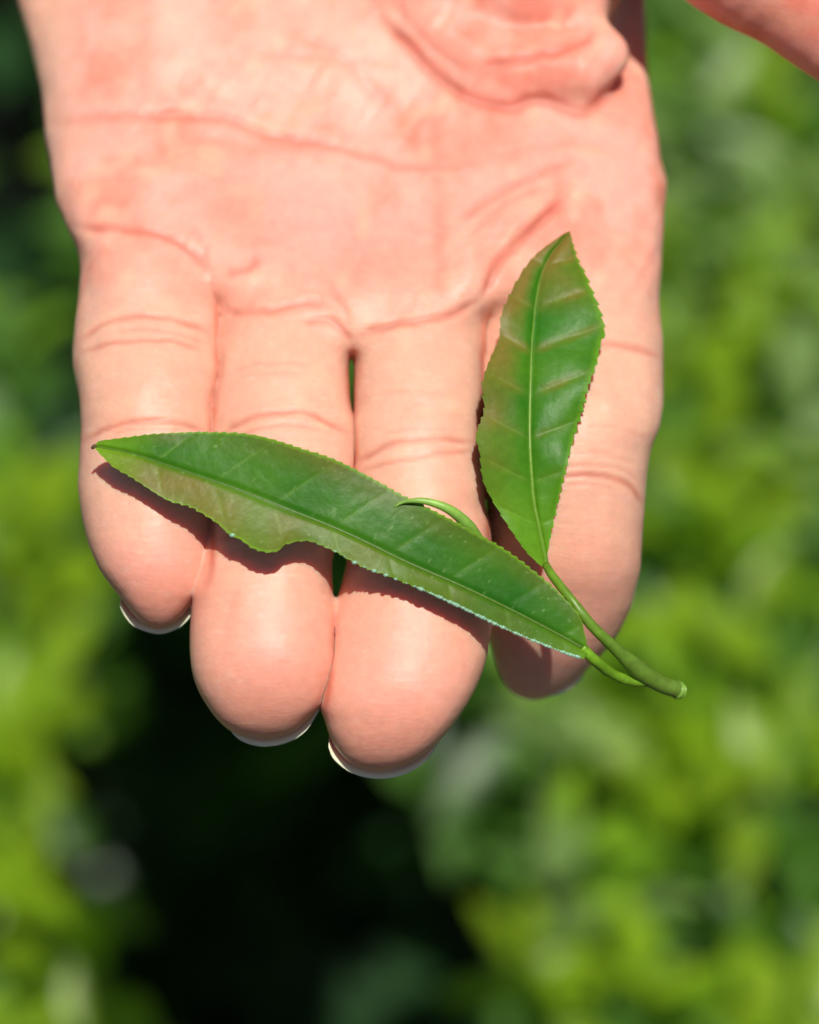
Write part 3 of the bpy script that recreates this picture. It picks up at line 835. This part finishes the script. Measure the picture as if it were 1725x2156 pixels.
def col_big(T, UU, WW, vv, inner, xy):
    n_ = len(T); au = np.abs(UU)
    C = np.tile(G_DEEP, (n_, 1))
    C = mixc(C, G_MID, np.clip(0.35 * (1 - T) + 0.25 * vnoise(xy, 90, 61) + 0.15 + 0.3 * (UU < 0), 0, 1))
    br = np.where(UU < 0, np.clip(1.15 - T * 1.0, 0, 1) * np.clip(au * 5, 0, 1) * (0.7 + .3 * vnoise(xy, 60, 62)),
                  np.clip(au * 1.5 - .75, 0, 1) * (0.45 + .5 * vnoise(xy, 70, 63)))
    C = mixc(C, BRONZE, np.clip(br * 0.85, 0, .8))
    C = mixc(C, VEIN, (vv ** 30) * inner * 0.6 * np.clip(.6 + .6 * vnoise(xy, 40, 66), 0, 1))
    C = mixc(C, G_LIME, np.clip((au - 0.93) * 14, 0, 1) * 0.8)
    C = mixc(C, G_LIME, np.clip(1 - T * 9, 0, 1) * 0.8)
    C = mixc(C, G_LIME * .8, np.clip((T - 0.93) * 12, 0, 1) * 0.7)
    spot = np.clip(vnoise(xy, 5, 64) * 6 - 4.9, 0, 1)
    return mixc(C, np.array([.35, .5, .2]), spot * .5)

def col_up(T, UU, WW, vv, inner, xy):
    n_ = len(T); au = np.abs(UU)
    C = mixc(np.tile(G_DEEP * 1.25, (n_, 1)), G_MID, np.clip(0.45 + 0.35 * vnoise(xy, 60, 71), 0, 1))
    br = np.where(UU > 0, np.clip(T * 1.3 - .15, 0, 1) * np.clip(au * 1.7 - .3, 0, 1),
                  np.clip((T - .72) * 4, 0, 1) * (1 - au * .7))
    C = mixc(C, BRONZE, np.clip(br * (1.35 + .6 * vnoise(xy, 40, 72)), 0, .92))
    C = mixc(C, BRONZE * np.array([1.1, 1, 1]), np.clip((vv - .62) * 2.2, 0, 1) * inner * np.clip(T * 2 - .3, 0, 1) * np.clip(0.65 + .6 * vnoise(xy, 45, 73), 0.15, 1))
    C = mixc(C, VEIN, (vv ** 20) * inner * 0.3)
    C = mixc(C, G_LIME, np.clip(1 - T * 3.2, 0, 1) * 0.75)
    C = mixc(C, G_LIME, np.clip((au - 0.88) * 9, 0, 1) * 0.55 * (UU < 0))
    return C

# large leaf lying across the fingers
mid1 = [(198, 941), (224, 944), (286, 957), (343, 976), (414, 1000), (509, 1033), (604, 1071), (699, 1109), (772, 1142), (862, 1186), (972, 1234), (1072, 1282), (1172, 1334), (1240, 1372)]
up1 = [(198, 941), (206, 930), (230, 925), (270, 920), (330, 913), (440, 909), (520, 913), (575, 925), (640, 945), (700, 965), (745, 986), (800, 1015), (850, 1043), (940, 1088), (1017, 1130), (1072, 1162), (1147, 1220), (1192, 1262), (1222, 1300), (1232, 1335), (1240, 1372)]
lo1 = [(198, 941), (212, 958), (243, 986), (277, 1005), (319, 1033), (357, 1055), (400, 1067), (433, 1086), (462, 1105), (478, 1121), (509, 1138), (533, 1155), (566, 1163), (588, 1158), (604, 1145), (647, 1139), (680, 1150), (714, 1166), (756, 1190), (813, 1212), (889, 1242), (949, 1269), (1007, 1297), (1077, 1330), (1137, 1355), (1197, 1378), (1240, 1390)]
zm1 = prof([(0, 3.2), (250, 6.2), (500, 7.6), (750, 7.0), (1000, 4.6)], 0, 1000, 60)
def z1(T, UU, WW):
    wmm = WW * U; au = np.abs(UU)
    side = np.where(UU > 0, -0.10 * wmm * au, 0.26 * wmm * au + .05 * wmm * au ** 3)
    wave = 0.5 * np.sin(T * 19 + 1) * au ** 2 * np.clip(WW / 60, 0, 1)
    return zm1(T * 1000) + side + wave
V, F, C, md, zmid = blade(mid1, up1, lo1, z1, 320, 26, 62, col_big, seed=3, veins=8.5)
leaf1 = obj('leaf', mesh('leaf', V - sprig_o, F, M_LEAF, attrs={'tint': C}), sprig, label='long dark green leaf lying across three fingers')
pm = place(md[:, 0], md[:, 1], zmid + 0.05)
V, Fq = tube(pm[::4], np.linspace(.00006, .00026, len(pm[::4])), 8, .7)
obj('midrib', mesh('midrib', V - sprig_o, Fq, M_STEM, attrs={'tint': np.tile(G_LIME * .34, (len(V), 1))}), leaf1)

# pale beads standing in for sun and sky glints on the near margin
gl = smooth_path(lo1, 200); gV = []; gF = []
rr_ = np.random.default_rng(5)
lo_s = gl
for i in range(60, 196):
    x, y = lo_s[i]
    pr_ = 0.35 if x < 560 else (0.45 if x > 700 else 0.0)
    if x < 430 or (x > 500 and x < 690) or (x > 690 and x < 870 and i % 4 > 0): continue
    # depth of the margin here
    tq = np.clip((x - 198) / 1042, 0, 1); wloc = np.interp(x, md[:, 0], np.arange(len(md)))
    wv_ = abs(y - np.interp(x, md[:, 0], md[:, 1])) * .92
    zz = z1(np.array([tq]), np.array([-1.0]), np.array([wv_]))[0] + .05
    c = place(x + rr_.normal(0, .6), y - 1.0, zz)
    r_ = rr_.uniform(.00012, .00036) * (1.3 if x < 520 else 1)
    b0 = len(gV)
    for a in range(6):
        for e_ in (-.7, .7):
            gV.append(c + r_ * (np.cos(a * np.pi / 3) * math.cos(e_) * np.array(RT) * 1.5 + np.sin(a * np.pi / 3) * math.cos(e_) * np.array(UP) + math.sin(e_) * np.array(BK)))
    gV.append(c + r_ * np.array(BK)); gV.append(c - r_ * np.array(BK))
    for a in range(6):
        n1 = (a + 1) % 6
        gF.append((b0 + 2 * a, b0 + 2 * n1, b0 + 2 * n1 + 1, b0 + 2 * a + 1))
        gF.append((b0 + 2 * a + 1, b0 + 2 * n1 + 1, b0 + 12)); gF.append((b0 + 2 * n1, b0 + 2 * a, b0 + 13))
M_GLINT = plain('glint_bead', (0.26, 0.48, 0.32), 0.22)
obj('margin_glints', mesh('margin_glints', np.array(gV) - sprig_o, gF, M_GLINT), leaf1, kind='stuff')
V, Fq = tube(place(np.array([193, 198, 204]), np.array([944, 940, 937]), np.array([3.0, 3.1, 3.1])), [.0002, .0003, .0002], 8)
obj('leaf_tip', mesh('leaf_tip', V - sprig_o, Fq, plain('dry_tip', (.10, .06, .03), .8)), leaf1, label='dry brown tip')

# upright leaf along the index finger
mid2 = [(1151, 1196), (1148, 1175), (1136, 1115), (1125, 1061), (1120, 1007), (1116, 935), (1116, 863), (1118, 791), (1120, 730), (1124, 683), (1129, 633), (1140, 580), (1160, 537), (1185, 505), (1201, 486)]
lf2 = [(1151, 1196), (1140, 1192), (1107, 1160), (1068, 1104), (1035, 1050), (1016, 1007), (1010, 953), (1002, 924), (1006, 903), (1019, 863), (1015, 820), (1018, 795), (1032, 755), (1051, 712), (1055, 665), (1071, 625), (1100, 571), (1129, 535), (1165, 507), (1185, 493), (1201, 486)]
rt2 = [(1151, 1196), (1154, 1162), (1165, 1104), (1179, 1043), (1194, 982), (1208, 924), (1226, 870), (1235, 831), (1245, 798), (1257, 766), (1261, 744), (1267, 719), (1275, 700), (1268, 665), (1256, 630), (1245, 605), (1236, 580), (1220, 550), (1209, 517), (1204, 500), (1201, 486)]
zm2 = prof([(0, -0.6), (150, -0.2), (350, -0.8), (550, -3.4), (750, -7.4), (1000, -12.6)], 0, 1000, 50)
def z2(T, UU, WW):
    wmm = WW * U; au = np.abs(UU)
    side = np.where(UU > 0, 0.30 * wmm * au * np.clip(1.6 - T, .3, 1), 0.16 * wmm * au - 0.12 * wmm * au ** 3)
    wave = 0.45 * np.sin(T * 26) * au ** 2 * np.clip(WW / 60, 0, 1)
    return zm2(T * 1000) + side + wave
V, F, C, md2, zmid2 = blade(mid2, lf2, rt2, z2, 420, 26, 34, col_up, seed=9, veins=8, pucker=0.17, amp_lo=9, wild=0.8)
leaf2 = obj('leaf', mesh('leaf', V - sprig_o, F, M_LEAF, attrs={'tint': C}), sprig, label='smaller bronze tinged leaf standing along the index finger')
pm = place(md2[:, 0], md2[:, 1], zmid2 + 0.12)
V, Fq = tube(pm[:360:5], np.linspace(.00042, .00008, len(pm[:360:5])), 8, .8)
obj('midrib', mesh('midrib', V - sprig_o, Fq, M_STEM, attrs={'tint': np.tile(G_LIME * .6, (len(V), 1))}), leaf2)

# stem, petiole, bud
def stem_part(name, pts, rads, ca, cb, parent=sprig, **kw):
    p = smooth_path(pts, 60); r_ = np.interp(np.linspace(0, 1, 60), np.linspace(0, 1, len(rads)), rads) * 1e-3
    r_ = r_ * (1 + .07 * vnoise(np.c_[np.linspace(0, 9, 60), np.full(60, len(pts))], 1.0, 90))
    V, Fq = tube(place(p[:, 0], p[:, 1], p[:, 2]), r_, 18)
    f = np.repeat(np.linspace(0, 1, 60), 18)
    Cc = mixc(np.tile(ca, (len(V), 1)), cb, f) * (1 + .22 * vnoise(V * 1e3, 1.3, 91) + .12 * vnoise(V * 1e3, .5, 92))[:, None]
    V = V + 0.00006 * np.array(BK) * vnoise(V * 1e3, .8, 93)[:, None]
    return obj(name, mesh(name, V - sprig_o, Fq, M_STEM, attrs={'tint': Cc}), parent, **kw)
OL = np.array([0.12, 0.21, 0.025])
stem_part('stem', [(1150, 1190, -.4), (1167, 1217, 1.4), (1207, 1267, 3.6), (1247, 1318, 3.6), (1297, 1366, 1.6), (1347, 1412, -1.5), (1390, 1440, -4), (1428, 1453, -6)],
          [0.6, .62, .68, 0.72, 0.8, 0.95, 1.4, 1.2, 1.15], G_LIME * .6, OL)
stem_part('cut_end', [(1424, 1452, -5.8), (1430, 1454, -6.1), (1436, 1455, -6.4)], [1.2, 1.28, 1.0], G_LIME * .7 + .03, G_LIME * .8 + .03, label='pale cut end of the stem')
stem_part('petiole', [(1225, 1362, 4.4), (1250, 1388, 3.2), (1285, 1416, .4), (1325, 1433, -1.6), (1365, 1435, -3)], [.75, .8, .72, .75, .8], G_LIME * .9, G_LIME * .6)
stem_part('bud', [(1222, 1290, 2.2), (1130, 1240, 1.6), (1050, 1180, 2.2), (1010, 1138, 3.6), (988, 1108, 5.4), (957, 1080, 6.5), (927, 1064, 7.0), (887, 1054, 7.1), (850, 1057, 6.9), (829, 1069, 6.6)],
          [.5, .6, .65, .75, .82, .8, .66, .45, .1], G_LIME * .7, G_LIME * .9 + .05)
